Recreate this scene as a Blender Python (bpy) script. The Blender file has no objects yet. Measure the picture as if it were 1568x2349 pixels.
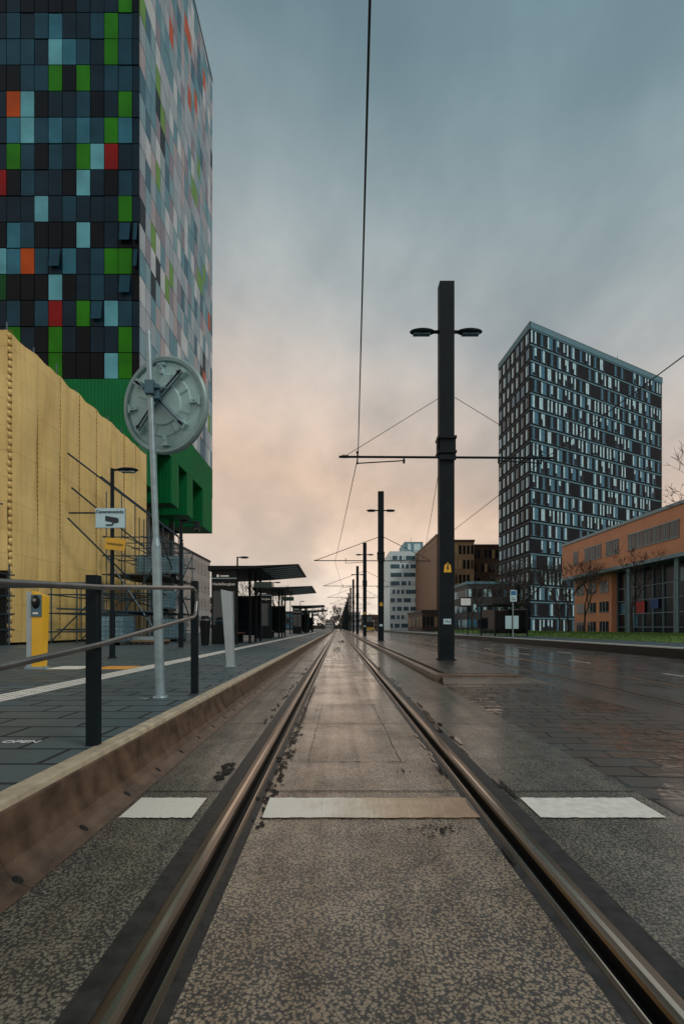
import bpy, math, random
from mathutils import Vector, Matrix
random.seed(7)
C=bpy.context
sc=C.scene
sc.view_settings.view_transform='Standard'
sc.view_settings.look='None'
sc.view_settings.exposure=0
COL=sc.collection
# ------------------------------------------------------------------ materials
def nn(nt,t,**k):
    n=nt.nodes.new(t)
    for a,b in k.items(): setattr(n,a,b)
    return n
_m={}
def mat(name,col,rough=.6,metal=0.,var=.18,scale=3.,bump=0.,bscale=60.,spec=.5,stretch=(1,1,1)):
    if name in _m: return _m[name]
    m=bpy.data.materials.new(name); m.use_nodes=True; nt=m.node_tree
    b=nt.nodes['Principled BSDF']
    tc=nn(nt,'ShaderNodeTexCoord'); mp=nn(nt,'ShaderNodeMapping'); mp.inputs['Scale'].default_value=stretch
    nt.links.new(tc.outputs['Object'],mp.inputs['Vector'])
    no=nn(nt,'ShaderNodeTexNoise'); no.inputs['Scale'].default_value=scale; no.inputs['Detail'].default_value=6
    nt.links.new(mp.outputs[0],no.inputs['Vector'])
    r=nn(nt,'ShaderNodeValToRGB')
    r.color_ramp.elements[0].position=.3; r.color_ramp.elements[1].position=.7
    r.color_ramp.elements[0].color=[max(0,c*(1-var)) for c in col]+[1]
    r.color_ramp.elements[1].color=[min(1,c*(1+var)) for c in col]+[1]
    nt.links.new(no.outputs['Fac'],r.inputs[0]); nt.links.new(r.outputs[0],b.inputs['Base Color'])
    mr=nn(nt,'ShaderNodeMapRange'); mr.inputs['To Min'].default_value=max(.03,rough*.8); mr.inputs['To Max'].default_value=min(1,rough*1.2)
    nt.links.new(no.outputs['Fac'],mr.inputs[0]); nt.links.new(mr.outputs[0],b.inputs['Roughness'])
    b.inputs['Metallic'].default_value=metal
    b.inputs['Specular IOR Level'].default_value=spec
    if bump>0:
        n2=nn(nt,'ShaderNodeTexNoise'); n2.inputs['Scale'].default_value=bscale; n2.inputs['Detail'].default_value=4
        nt.links.new(mp.outputs[0],n2.inputs['Vector'])
        bp=nn(nt,'ShaderNodeBump'); bp.inputs['Distance'].default_value=bump; bp.inputs['Strength'].default_value=1
        nt.links.new(n2.outputs['Fac'],bp.inputs['Height']); nt.links.new(bp.outputs[0],b.inputs['Normal'])
    _m[name]=m
    return m

def mathn(nt,op,a,bv):
    n=nn(nt,'ShaderNodeMath',operation=op)
    for i,v in enumerate((a,bv)):
        if isinstance(v,(int,float)): n.inputs[i].default_value=v
        elif v is not None: nt.links.new(v,n.inputs[i])
    return n.outputs[0]
def mixc(nt,f,a,b,bt='MIX'):
    n=nn(nt,'ShaderNodeMix',data_type='RGBA',blend_type=bt)
    for i,v in ((0,f),(6,a),(7,b)):
        if isinstance(v,(int,float)): n.inputs[i].default_value=v
        elif isinstance(v,(tuple,list)): n.inputs[i].default_value=list(v)+[1]
        else: nt.links.new(v,n.inputs[i])
    return n.outputs[2]
def ramp(nt,fac,stops):
    r=nn(nt,'ShaderNodeValToRGB'); e=r.color_ramp.elements
    while len(e)<len(stops): e.new(.5)
    for i,(p,c) in enumerate(stops):
        e[i].position=p; e[i].color=(list(c)+[1]) if isinstance(c,(tuple,list)) else (c,c,c,1)
    nt.links.new(fac,r.inputs[0]); return r.outputs[0]
def noise(nt,vec,scale,detail=5,rough=.5):
    n=nn(nt,'ShaderNodeTexNoise'); n.inputs['Scale'].default_value=scale; n.inputs['Detail'].default_value=detail; n.inputs['Roughness'].default_value=rough
    nt.links.new(vec,n.inputs['Vector']); return n.outputs['Fac']
def mapping(nt,vec,scale=(1,1,1),rot=0,loc=(0,0,0)):
    n=nn(nt,'ShaderNodeMapping'); n.inputs['Scale'].default_value=scale; n.inputs['Rotation'].default_value=(0,0,rot); n.inputs['Location'].default_value=loc
    nt.links.new(vec,n.inputs['Vector']); return n.outputs[0]

def concrete(name,light,dark,stain,pit=95.,r0=.28,r1=.6,pitamt=1.,bumpd=.004,coat=.55,cr=.2,coatb=.12):
    m=bpy.data.materials.new(name); m.use_nodes=True; nt=m.node_tree; b=nt.nodes['Principled BSDF']
    co=nn(nt,'ShaderNodeTexCoord').outputs['Object']
    dn=nn(nt,'ShaderNodeTexNoise'); dn.inputs['Scale'].default_value=90; nt.links.new(co,dn.inputs['Vector'])
    ad=nn(nt,'ShaderNodeMix',data_type='VECTOR'); ad.inputs[0].default_value=.012
    nt.links.new(co,ad.inputs[4]); nt.links.new(dn.outputs['Color'],ad.inputs[5])
    v=nn(nt,'ShaderNodeTexVoronoi'); v.inputs['Scale'].default_value=pit; v.feature='F1'
    nt.links.new(ad.outputs[1],v.inputs['Vector'])
    big=noise(nt,co,1.3,6,.6)
    mid=noise(nt,co,7,6,.65)
    lines=noise(nt,mapping(nt,co,(5,.12,1)),1.6,5,.6)
    fine=noise(nt,co,210,3,.6)
    s=mathn(nt,'ADD',mathn(nt,'MULTIPLY',fine,.75),mathn(nt,'MULTIPLY',v.outputs['Distance'],.65))
    s=mathn(nt,'ADD',s,mathn(nt,'MULTIPLY',mathn(nt,'SUBTRACT',mid,.5),.45))
    pitm=ramp(nt,s,[(.59,0.),(.76,1.)])
    base=mixc(nt,ramp(nt,big,[(.35,0.),(.65,1.)]),light,[c*.62 for c in light])
    base=mixc(nt,ramp(nt,lines,[(.42,0.),(.68,.75)]),base,stain)
    base=mixc(nt,mathn(nt,'MULTIPLY',pitm,.95*pitamt),base,dark)
    nt.links.new(base,b.inputs['Base Color'])
    rr=nn(nt,'ShaderNodeMapRange'); rr.inputs[1].default_value=.38; rr.inputs[2].default_value=.62
    rr.inputs[3].default_value=r0; rr.inputs[4].default_value=r1
    wet=mathn(nt,'ADD',mathn(nt,'MULTIPLY',big,.6),mathn(nt,'MULTIPLY',lines,.4))
    nt.links.new(wet,rr.inputs[0]); nt.links.new(rr.outputs[0],b.inputs['Roughness'])
    b.inputs['Coat Roughness'].default_value=cr
    nt.links.new(mathn(nt,'MULTIPLY',ramp(nt,wet,[(.42,1.),(.64,.3)]),coat),b.inputs['Coat Weight'])
    bp=nn(nt,'ShaderNodeBump'); bp.inputs['Distance'].default_value=bumpd; bp.inputs['Strength'].default_value=1.; bp.invert=True
    nt.links.new(s,bp.inputs['Height']); nt.links.new(bp.outputs[0],b.inputs['Normal'])
    b2=nn(nt,'ShaderNodeBump'); b2.inputs['Distance'].default_value=bumpd*coatb; b2.invert=True
    nt.links.new(s,b2.inputs['Height']); nt.links.new(b2.outputs[0],b.inputs['Coat Normal'])
    return m
def paving(name,c1,c2,mortar,bw,bh,scale=1.,rot=0,r0=.3,r1=.6,msize=.012,bump=.006,wav=0.02,coat=0.,mm=1.):
    m=bpy.data.materials.new(name); m.use_nodes=True; nt=m.node_tree; b=nt.nodes['Principled BSDF']
    co=nn(nt,'ShaderNodeTexCoord').outputs['Object']
    dn=nn(nt,'ShaderNodeTexNoise'); dn.inputs['Scale'].default_value=2.5; nt.links.new(co,dn.inputs['Vector'])
    ad=nn(nt,'ShaderNodeMix',data_type='VECTOR'); ad.inputs[0].default_value=wav
    nt.links.new(mapping(nt,co,(1,1,1),rot),ad.inputs[4]); nt.links.new(dn.outputs['Color'],ad.inputs[5])
    br=nn(nt,'ShaderNodeTexBrick'); br.inputs['Scale'].default_value=scale
    br.inputs['Brick Width'].default_value=bw; br.inputs['Row Height'].default_value=bh; br.inputs['Mortar Size'].default_value=msize
    br.inputs['Mortar Smooth'].default_value=.3
    br.inputs['Color1'].default_value=list(c1)+[1]; br.inputs['Color2'].default_value=list(c2)+[1]; br.inputs['Mortar'].default_value=list(c1)+[1]
    nt.links.new(ad.outputs[1],br.inputs['Vector'])
    n1=noise(nt,co,.9,6,.6); n2=noise(nt,co,40,4,.6)
    c=mixc(nt,ramp(nt,n1,[(.4,0.),(.75,.45)]),br.outputs['Color'],[x*1.5 for x in c1])
    c=mixc(nt,mathn(nt,'MULTIPLY',n2,.5),c,[x*.5 for x in c1])
    c=mixc(nt,mathn(nt,'MULTIPLY',br.outputs['Fac'],mm),c,mortar)
    nt.links.new(c,b.inputs['Base Color'])
    rr=nn(nt,'ShaderNodeMapRange'); rr.inputs[1].default_value=.35; rr.inputs[2].default_value=.65
    rr.inputs[3].default_value=r0; rr.inputs[4].default_value=r1; nt.links.new(n1,rr.inputs[0])
    nt.links.new(mathn(nt,'ADD',rr.outputs[0],mathn(nt,'MULTIPLY',br.outputs['Fac'],.3*mm)),b.inputs['Roughness'])
    b.inputs['Specular IOR Level'].default_value=.45
    h=mathn(nt,'ADD',mathn(nt,'MULTIPLY',br.outputs['Fac'],-1.),mathn(nt,'MULTIPLY',n2,.25))
    h2=mathn(nt,'ADD',mathn(nt,'MULTIPLY',br.outputs['Fac'],-.5),mathn(nt,'MULTIPLY',noise(nt,co,3.5,3),1.2))
    h=mathn(nt,'ADD',h,mathn(nt,'MULTIPLY',noise(nt,co,3.5,3),.8))
    bp=nn(nt,'ShaderNodeBump'); bp.inputs['Distance'].default_value=bump; nt.links.new(h,bp.inputs['Height']); nt.links.new(bp.outputs[0],b.inputs['Normal'])
    if coat:
        b.inputs['Coat Roughness'].default_value=.07
        nt.links.new(mathn(nt,'MULTIPLY',ramp(nt,n1,[(.46,1.),(.56,.12)]),coat),b.inputs['Coat Weight'])
        b2=nn(nt,'ShaderNodeBump'); b2.inputs['Distance'].default_value=bump*.6
        nt.links.new(h2,b2.inputs['Height']); nt.links.new(b2.outputs[0],b.inputs['Coat Normal'])
    return m

# ------------------------------------------------------------------ mesh builder
class MB:
    def __init__(s): s.v=[]; s.f=[]; s.mi=[]; s.ms=[]
    def m(s,mt):
        if mt not in s.ms: s.ms.append(mt)
        return s.ms.index(mt)
    def add(s,vs,fs,mt):
        o=len(s.v); s.v+=[tuple(v) for v in vs]; k=s.m(mt)
        for f in fs: s.f.append([i+o for i in f]); s.mi.append(k)
    def box(s,x0,x1,y0,y1,z0,z1,mt,M=None):
        vs=[Vector((x,y,z)) for x in (x0,x1) for y in (y0,y1) for z in (z0,z1)]
        if M: vs=[M@v for v in vs]
        s.add(vs,[(0,1,3,2),(4,6,7,5),(0,4,5,1),(2,3,7,6),(0,2,6,4),(1,5,7,3)],mt)
    def quad(s,pts,mt): s.add(pts,[tuple(range(len(pts)))],mt)
    def cyl(s,a,b,r0,r1=None,mt=None,n=10,cap=True):
        if r1 is None: r1=r0
        a=Vector(a); b=Vector(b); d=(b-a)
        if d.length<1e-6: return
        d.normalize(); u=d.orthogonal().normalized(); w=d.cross(u)
        vs=[]
        for i in range(n):
            t=2*math.pi*i/n; vs.append(a+(u*math.cos(t)+w*math.sin(t))*r0)
        for i in range(n):
            t=2*math.pi*i/n; vs.append(b+(u*math.cos(t)+w*math.sin(t))*r1)
        fs=[(i,(i+1)%n,n+(i+1)%n,n+i) for i in range(n)]
        if cap: fs+=[tuple(range(n-1,-1,-1)),tuple(range(n,2*n))]
        s.add(vs,fs,mt)
    def tube(s,pts,r,mt,n=8):
        for a,b in zip(pts[:-1],pts[1:]): s.cyl(a,b,r,r,mt,n)
        for p in pts[1:-1]: s.ell(p,(r,r,r),mt,n,6)
    def ell(s,c,r,mt,n=14,k=8,M=None):
        vs=[];fs=[]
        for j in range(k+1):
            ph=math.pi*j/k
            for i in range(n):
                t=2*math.pi*i/n
                v=Vector((r[0]*math.sin(ph)*math.cos(t),r[1]*math.sin(ph)*math.sin(t),r[2]*math.cos(ph)))
                if M: v=M@v
                vs.append(v+Vector(c))
        for j in range(k):
            for i in range(n): fs.append((j*n+i,(j+1)*n+i,(j+1)*n+(i+1)%n,j*n+(i+1)%n))
        s.add(vs,fs,mt)
    def lathe(s,prof,M,mt,n=48):
        vs=[];fs=[]
        for r,z in prof:
            for i in range(n):
                t=2*math.pi*i/n; vs.append(M@Vector((r*math.cos(t),z,r*math.sin(t))))
        for j in range(len(prof)-1):
            for i in range(n): fs.append((j*n+i,j*n+(i+1)%n,(j+1)*n+(i+1)%n,(j+1)*n+i))
        s.add(vs,fs,mt)
    def build(s,name,bevel=0,smooth=False,recenter=True,parent=None):
        me=bpy.data.meshes.new(name)
        off=Vector((0,0,0))
        if recenter and s.v:
            xs=[v[0] for v in s.v]; ys=[v[1] for v in s.v]; zs=[v[2] for v in s.v]
            off=Vector(((min(xs)+max(xs))/2,(min(ys)+max(ys))/2,min(zs)))
        me.from_pydata([tuple(Vector(v)-off) for v in s.v],[],s.f)
        for mt in s.ms: me.materials.append(mt)
        me.polygons.foreach_set('material_index',s.mi)
        me.update()
        o=bpy.data.objects.new(name,me); o.location=off; COL.objects.link(o)
        if smooth:
            for p in me.polygons: p.use_smooth=True
            try:
                me.set_sharp_from_angle(angle=math.radians(40))
            except Exception: pass
        if bevel:
            b=o.modifiers.new('bevel','BEVEL'); b.width=bevel; b.segments=2; b.limit_method='ANGLE'
        if parent: adopt(o,parent)
        return o
def adopt(o,p):
    C.view_layer.update()
    o.parent=p; o.matrix_parent_inverse=p.matrix_world.inverted()
def text(body,loc,size,mt,parent,rot=(math.pi/2,0,0),align='CENTER',name='lettering',bold=0):
    cu=bpy.data.curves.new(name,'FONT'); cu.body=body; cu.size=size; cu.align_x=align; cu.align_y='CENTER'; cu.extrude=.001; cu.offset=bold
    cu.materials.append(mt)
    o=bpy.data.objects.new(name,cu); o.location=loc; o.rotation_euler=rot; COL.objects.link(o)
    adopt(o,parent); return o

# ------------------------------------------------------------------ material set
M_centre=concrete('slab_centre',(.44,.345,.24),(.022,.020,.018),(.24,.165,.10),88,.28,.5,1.,.0045,.9,.13)
M_side=concrete('slab_side',(.30,.27,.21),(.018,.021,.022),(.14,.11,.075),82,.3,.6,1.,.0045,.8,.13)
M_road=concrete('asphalt_wet',(.15,.14,.13),(.05,.05,.05),(.10,.09,.08),60,.2,.45,.5,.0015,1.,.10,.3)
M_ground=mat('ground_asphalt',(.10,.10,.095),.6,var=.3,scale=.3)
M_plat=paving('platform_paving',(.054,.090,.108),(.080,.120,.138),(.012,.016,.02),.6,.3,1,math.radians(0),.4,.65,.016,.008,.004)
M_brickpave=paving('wet_pavers',(.075,.062,.050),(.10,.084,.068),(.012,.010,.009),.42,.21,1,math.radians(5),.2,.45,.016,.012,.06,1.,.9)
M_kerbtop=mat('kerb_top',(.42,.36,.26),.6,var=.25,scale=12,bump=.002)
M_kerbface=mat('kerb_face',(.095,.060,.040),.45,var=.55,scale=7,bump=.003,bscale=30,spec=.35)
M_steel=mat('rail_steel',(.20,.15,.11),.30,.8,var=.4,scale=4,stretch=(8,.5,1))
M_polish=mat('rail_polished',(.62,.53,.43),.18,.95,var=.2,scale=4,stretch=(8,.5,1))
M_steel2=mat('rail_lip',(.12,.09,.065),.36,.7,var=.4,scale=4,stretch=(8,.5,1))
M_groove=mat('rail_groove',(.012,.011,.010),.5,.0,spec=.25)
M_bit=mat('bitumen_strip',(.028,.027,.026),.5,0,var=.5,scale=14,bump=.003,bscale=40,spec=.35)
M_white=mat('road_paint',(.76,.75,.70),.55,var=.12,scale=18,bump=.002,bscale=120)
M_dark=mat('black_rubble',(.006,.006,.006),.5,bump=.01,bscale=60,spec=.2)
M_pud=mat('puddle',(.03,.028,.025),.06,var=.1)
M_joint=mat('joint',(.03,.028,.025),.7)
M_anth=mat('anthracite_paint',(.006,.013,.018),.55,.0,var=.3,scale=3,spec=.15)
M_blk=mat('black_paint',(.005,.008,.010),.45,var=.2,spec=.2)
M_galv=mat('galvanised',(.27,.38,.43),.42,.45,var=.15,scale=14)
M_galvd=mat('galvanised_dark',(.08,.17,.22),.42,.5,var=.15,scale=14)
M_disc=mat('mirror_back',(.35,.55,.57),.55,.0,var=.08,scale=6,spec=.3)
M_discd=mat('mirror_back_rim',(.24,.38,.40),.45,.1,var=.15)
M_stain=mat('stainless',(.24,.25,.25),.30,.85,var=.2,scale=8)
M_lgrey=mat('light_grey_paint',(.36,.45,.48),.4,.2,var=.08)
M_yel=mat('signal_yellow',(.80,.47,.03),.45,var=.08)
M_orange=mat('orange_paint',(.8,.36,.05),.5,var=.08)
M_signw=mat('sign_white',(.46,.70,.80),.4,var=.05)
M_ink=mat('sign_ink',(.01,.02,.03),.5,var=.05)
M_txtw=mat('lettering_white',(.8,.8,.8),.5,var=.02)
M_lead=mat('wire',(.010,.010,.012),.5)
M_glass=mat('glass_dark',(.012,.022,.030),.07,.0,var=.2)
M_grass=mat('grass_blades',(.095,.19,.025),.8,var=.4,scale=3,bump=.05,bscale=30)
M_bark=mat('bark',(.04,.034,.028),.85,var=.3)

# ------------------------------------------------------------------ ground
g=MB(); g.quad([(-900,-60,-.05),(900,-60,-.05),(900,1400,-.05),(-900,1400,-.05)],M_ground); g.build('ground',recenter=False)
Y0,Y1=-3,420
tb=MB()
def strip(mb,x0,z0,x1,z1,mt,y0=Y0,y1=Y1):
    mb.quad([(x0,y0,z0),(x1,y0,z1),(x1,y1,z1),(x0,y1,z0)],mt)
strip(tb,-1.2,0,-.70,0,M_side); strip(tb,-.42,0,.71,0,M_centre); strip(tb,.99,0,1.77,0,M_side)
tb.build('track_bed',recenter=False)
def rail(cx,sgn,name):
    r=MB()
    pts=[(-.13,0,None),(-.045,.001,M_bit),(-.038,.006,M_steel2),(-.012,.0075,M_steel),(.006,.0078,M_polish),(.026,.006,M_steel),(.033,-.004,M_steel),(.040,-.045,M_groove),(.080,-.045,M_groove),(.086,-.002,M_groove),(.090,.003,M_steel2),(.095,.0034,M_polish),(.110,.003,M_steel2),(.114,0,M_steel2),(.153,0,M_bit)]
    for a,b in zip(pts[:-1],pts[1:]):
        xa,xb=cx+sgn*a[0],cx+sgn*b[0]
        if sgn>0: strip(r,xa,a[1],xb,b[1],b[2])
        else: strip(r,xb,b[1],xa,a[1],b[2])
    return r.build(name,recenter=False)
rail(-.573,1,'tram_rail'); rail(.863,-1,'tram_rail')
t2=MB(); strip(t2,3.55,.0,4.18,0,M_road);strip(t2,4.47,0,5.60,0,M_road);strip(t2,5.89,0,6.4,0,M_road)
t2.build('track_bed',recenter=False)
rail(4.31,1,'tram_rail'); rail(5.746,-1,'tram_rail')
rd=MB(); strip(rd,6.4,.0,11.0,0,M_road); rd.build('road',recenter=False)
bp=MB(); strip(bp,1.77,0,3.55,0,M_brickpave,-3,8.7); bp.build('brick_pavement',recenter=False)
sm=MB()
for d in (2.87,4.9,7.6,10.5,14,18,23,29,36,45,56,70):
    w=.005
    sm.quad([(-.42,d-w,.004),(.71,d-w,.004),(.71,d+w,.004),(-.42,d+w,.004)],M_joint)
    sm.quad([(.99,d-w,.004),(1.77,d-w,.004),(1.77,d+w,.004),(.99,d+w,.004)],M_joint)
    sm.quad([(-1.15,d-w,.004),(-.7,d-w,.004),(-.7,d+w,.004),(-1.15,d+w,.004)],M_joint)
def crack(p0,p1,w,n,j):
    p0=Vector(p0); p1=Vector(p1); dd=(p1-p0); pr=p0; nrm=Vector((-dd.y,dd.x)).normalized()
    for i in range(1,n+1):
        q=p0+dd*(i/n)+nrm*random.uniform(-j,j); ww=w*random.uniform(.3,1.2)
        sm.quad([(pr.x-nrm.x*ww,pr.y-nrm.y*ww,.0045),(pr.x+nrm.x*ww,pr.y+nrm.y*ww,.0045),(q.x+nrm.x*ww,q.y+nrm.y*ww,.0045),(q.x-nrm.x*ww,q.y-nrm.y*ww,.0045)],M_joint); pr=q
crack((-.28,3.5),(.5,3.5),.005,16,.006); crack((-.25,6.1),(.48,6.1),.004,12,.008)
crack((-.22,3.5),(-.2,6.1),.0018,26,.006); crack((.46,3.5),(.44,6.1),.0025,26,.008)
crack((.2,1.9),(.7,2.2),.0015,14,.02); crack((1.0,4.1),(1.6,3.8),.002,14,.02); crack((-1.1,3.9),(-.75,4.3),.002,10,.02)
sm.build('slab_joints',recenter=False)
def blob(mb,x,y,rx,ry,mt,z=.005,n=11):
    a0=random.random()*6
    mb.quad([(x+rx*random.uniform(.45,1.1)*math.cos(a0+2*math.pi*i/n),y+ry*random.uniform(.45,1.1)*math.sin(a0+2*math.pi*i/n),z) for i in range(n)],mt)
ru=MB()
y=2.35; zz=.0045
while y<8:
    dens=1 if y<5 else .6
    blob(ru,-.390+random.gauss(0,.02)*dens,y,random.uniform(.008,.03)*dens,random.uniform(.010,.04),M_dark,zz,13); zz+=.00002
    y+=random.uniform(.008,.035)
for i in range(34): blob(ru,-.77+random.uniform(-.035,.035),3.27+random.uniform(-.17,.17),random.uniform(.010,.028),random.uniform(.02,.05),M_dark,.005+i*.00003)
for i in range(34):
    blob(ru,-.72+random.uniform(-.06,.0),random.uniform(4.5,12),random.uniform(.008,.022),random.uniform(.03,.13),M_dark,.0062+i*.00003)
for i in range(40): blob(ru,.50+random.gauss(-.02,.07),2.33+random.gauss(0,.03),random.uniform(.003,.014),random.uniform(.003,.012),M_dark,.0045+i*.00004)
for i in range(6): blob(ru,.42+random.gauss(0,.02),3.27+random.gauss(0,.04),random.uniform(.004,.012),random.uniform(.01,.03),M_dark,.0045+i*.00004)
ru.build('asphalt_rubble',recenter=False)
pu=MB()
for i in range(30):
    blob(pu,.985+random.uniform(-.03,.05),random.uniform(2.8,12),random.uniform(.008,.034),random.uniform(.05,.28),M_pud,.0062+i*.00004,17)
for i in range(10):
    blob(pu,.715+random.uniform(-.02,.02),random.uniform(2.,6),random.uniform(.006,.015),random.uniform(.06,.2),M_pud,.0082+i*.00004,17)
blob(pu,.02,22,.25,3,M_pud,.006); blob(pu,.3,34,.3,4,M_pud,.0064); blob(pu,-.1,16,.1,1.1,M_pud,.0066)
pu.build('puddles',recenter=False)
def stained():
    m=bpy.data.materials.new('paint_stained'); m.use_nodes=True; nt=m.node_tree; b=nt.nodes['Principled BSDF']
    co=nn(nt,'ShaderNodeTexCoord').outputs['Object']
    sep=nn(nt,'ShaderNodeSeparateXYZ'); nt.links.new(co,sep.inputs[0])
    n=noise(nt,co,7,6,.65); n3=noise(nt,mapping(nt,co,(30,2,1)),2,4)
    f=mathn(nt,'ADD',mathn(nt,'MULTIPLY',sep.outputs[0],.75),mathn(nt,'ADD',mathn(nt,'MULTIPLY',n,.6),mathn(nt,'MULTIPLY',n3,.4)))
    c=ramp(nt,f,[(.38,(.78,.75,.67)),(.7,(.56,.43,.31)),(1.,(.36,.24,.16))])
    fine=noise(nt,co,120,3,.7)
    c=mixc(nt,ramp(nt,fine,[(.58,0.),(.72,.6)]),c,(.10,.08,.06))
    nt.links.new(c,b.inputs['Base Color']); b.inputs['Roughness'].default_value=.5
    bp=nn(nt,'ShaderNodeBump'); bp.inputs['Distance'].default_value=.002; nt.links.new(fine,bp.inputs['Height']); nt.links.new(bp.outputs[0],b.inputs['Normal'])
    return m
MS=stained()
def ragged(mb,x0,x1,y0,y1,mt):
    n=28; top=[(x0+(x1-x0)*i/n,y1+random.uniform(-.006,.004),.006) for i in range(n+1)]; bot=[(x0+(x1-x0)*i/n,y0+random.uniform(-.004,.006),.006) for i in range(n+1)]
    for i in range(n): mb.quad([bot[i],bot[i+1],top[i+1],top[i]],mt)
mk=MB()
ragged(mk,-1.125,-.75,2.46,2.75,MS); ragged(mk,-.39,.73,2.46,2.75,MS); ragged(mk,1.04,1.685,2.46,2.75,M_white)
mk.build('stop_line',recenter=False)
ld=MB(); M_lane=mat('lane_paint_worn',(.45,.44,.41),.5,var=.3,scale=9)
for i in range(40):
    d=9+i*4.2
    ld.box(6.87,6.95,d,d+1.2,.003,.007,M_lane)
    if i>1: ld.box(8.9,8.98,d+1,d+2.2,.003,.007,M_lane)
ld.build('lane_markings',recenter=False)
mi=MB()
def prism(mb,outline,z0,z1,mt,mts=None):
    n=len(outline)
    mb.quad([(x,y,z1) for x,y in outline],mt)
    for i in range(n):
        a=outline[i]; b=outline[(i+1)%n]
        mb.quad([(a[0],a[1],z0),(b[0],b[1],z0),(b[0],b[1],z1),(a[0],a[1],z1)],mts or mt)
M_isl=concrete('median_top',(.13,.115,.10),(.03,.03,.03),(.08,.065,.05),60,.2,.45)
M_islk=mat('median_kerb',(.12,.092,.07),.3,var=.35,scale=6,bump=.003)
prism(mi,[(2.0,8.95),(3.3,8.95),(3.5,9.6),(3.5,400),(2.02,400),(2.02,9.3)],-.02,.13,M_isl,M_islk)
prism(mi,[(1.78,8.75),(3.35,8.72),(3.3,8.95),(2.0,8.95),(1.93,9.3),(1.93,400),(1.78,400)],-.02,.115,M_islk,M_islk)
mi.quad([(1.82,8.3,.004),(3.75,8.2,.004),(3.4,8.75,.09),(1.9,8.75,.09)],M_islk)
mi.build('median_island',recenter=False)

# left platform & kerb
pf=MB()
prism(pf,[(-60,-3),(-1.40,-3),(-1.40,130),(-60,130)],-.03,.296,M_plat)
pf.build('tram_platform',recenter=False)
kb=MB()
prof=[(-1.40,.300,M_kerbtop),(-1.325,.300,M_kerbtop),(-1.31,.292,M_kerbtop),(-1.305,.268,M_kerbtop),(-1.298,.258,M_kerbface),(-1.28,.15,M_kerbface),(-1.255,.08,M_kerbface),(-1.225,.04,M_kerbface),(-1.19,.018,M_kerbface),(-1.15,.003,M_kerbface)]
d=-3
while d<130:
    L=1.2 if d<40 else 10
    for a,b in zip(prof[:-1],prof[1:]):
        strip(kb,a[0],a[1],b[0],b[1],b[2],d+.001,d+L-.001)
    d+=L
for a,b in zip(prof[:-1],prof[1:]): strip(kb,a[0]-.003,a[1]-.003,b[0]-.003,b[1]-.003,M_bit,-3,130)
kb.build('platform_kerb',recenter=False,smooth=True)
hl=MB()
d=.4
while d<16:
    R=Matrix.Rotation(math.radians(28),4,'Y')
    hl.ell((-1.21,d,.028),(.026,.022,.007),M_groove,12,6,R); d+=.47
hl.build('kerb_drain_holes',recenter=False)
ts=MB()
for k in range(4):
    x=-3.42+k*.085
    d=1.5
    while d<70:
        ts.box(x,x+.045,d,d+.27,.296,.302,M_white); d+=.3
for k in range(4):
    x=-4.9+k*.085; d=4.2
    while d<4.9:
        ts.box(x,x+.045,d,d+.28,.296,.302,M_white); d+=.3
ts.build('tactile_paving',recenter=False)
pm=MB()
pm.box(-4.85,-4.28,7.9,8.5,.296,.301,M_white); pm.box(-4.05,-3.48,7.9,8.5,.296,.301,M_orange)
for i in range(9):
    x=-1.75+random.gauss(0,.1); y=4.62+random.gauss(0,.06); blob(pm,x,y,random.uniform(.01,.04),random.uniform(.01,.03),M_lgrey,.2985+i*.0001)
pmo=pm.build('platform_marking',recenter=False)
text('OPEN',(-2.0,2.86,.3005),.085,M_txtw,pmo,rot=(0,0,0),align='LEFT')

# ------------------------------------------------------------------ railing
rl=MB()
for x,y,t in ((-1.42,2.79,1.285),(-1.49,4.99,1.465),(-1.36,.6,1.1)):
    rl.box(x-.034,x+.034,y-.028,y+.028,.29,t,M_anth)
rl.tube([(-1.36,.4,1.07),(-1.375,2.79,1.215),(-1.44,4.75,1.375),(-1.45,4.9,1.345),(-1.45,4.93,1.25),(-1.44,4.86,1.13),(-1.42,4.72,1.085),(-1.375,2.79,.885),(-1.36,.4,.70)],.0165,M_stain,14)
for y,x,z in ((2.79,-1.385,1.2),(2.79,-1.385,.87)):
    rl.cyl((x-.02,y,z),(x+.01,y,z+.01),.012,.012,M_stain)
rl.tube([(-1.47,2.79,1.23),(-1.9,2.84,1.23),(-3.4,2.9,1.23)],.0165,M_stain,12)
rl.build('handrail',bevel=.004,smooth=True)

# ------------------------------------------------------------------ convex mirror
mr=MB()
mr.cyl((-1.75,4.73,.296),(-1.79,4.73,1.78),.046,.044,M_galv,20)
mr.cyl((-1.79,4.73,1.78),(-1.792,4.73,1.86),.044,.030,M_galv,20)
mr.cyl((-1.792,4.73,1.86),(-1.87,4.73,3.90),.030,.029,M_galv,20)
mr.cyl((-1.75,4.73,.296),(-1.75,4.73,.31),.075,.07,M_galv,20)
cc=Vector((-1.755,4.88,3.235))
Mx=Matrix.Translation(cc)@Matrix.Rotation(math.radians(-14),4,'Z')@Matrix.Rotation(math.radians(5),4,'X')
mr.lathe([(.0001,-.055),(.195,-.055),(.206,-.035),(.30,-.032),(.312,-.018),(.40,-.010),(.425,.004)],Mx,M_disc,64)
mr.lathe([(.425,.004),(.432,-.03),(.462,-.034),(.478,-.015),(.474,.03),(.40,.085),(.2,.13),(.0001,.145)],Mx,M_discd,64)
for a in range(0,360,45):
    R=Mx@Matrix.Rotation(math.radians(a+22),4,'Y')
    mr.box(.20,.305,-.040,-.028,-.008,.008,M_discd,R)
Mh=Mx@Matrix.Translation((-.035,0,.045))
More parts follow.
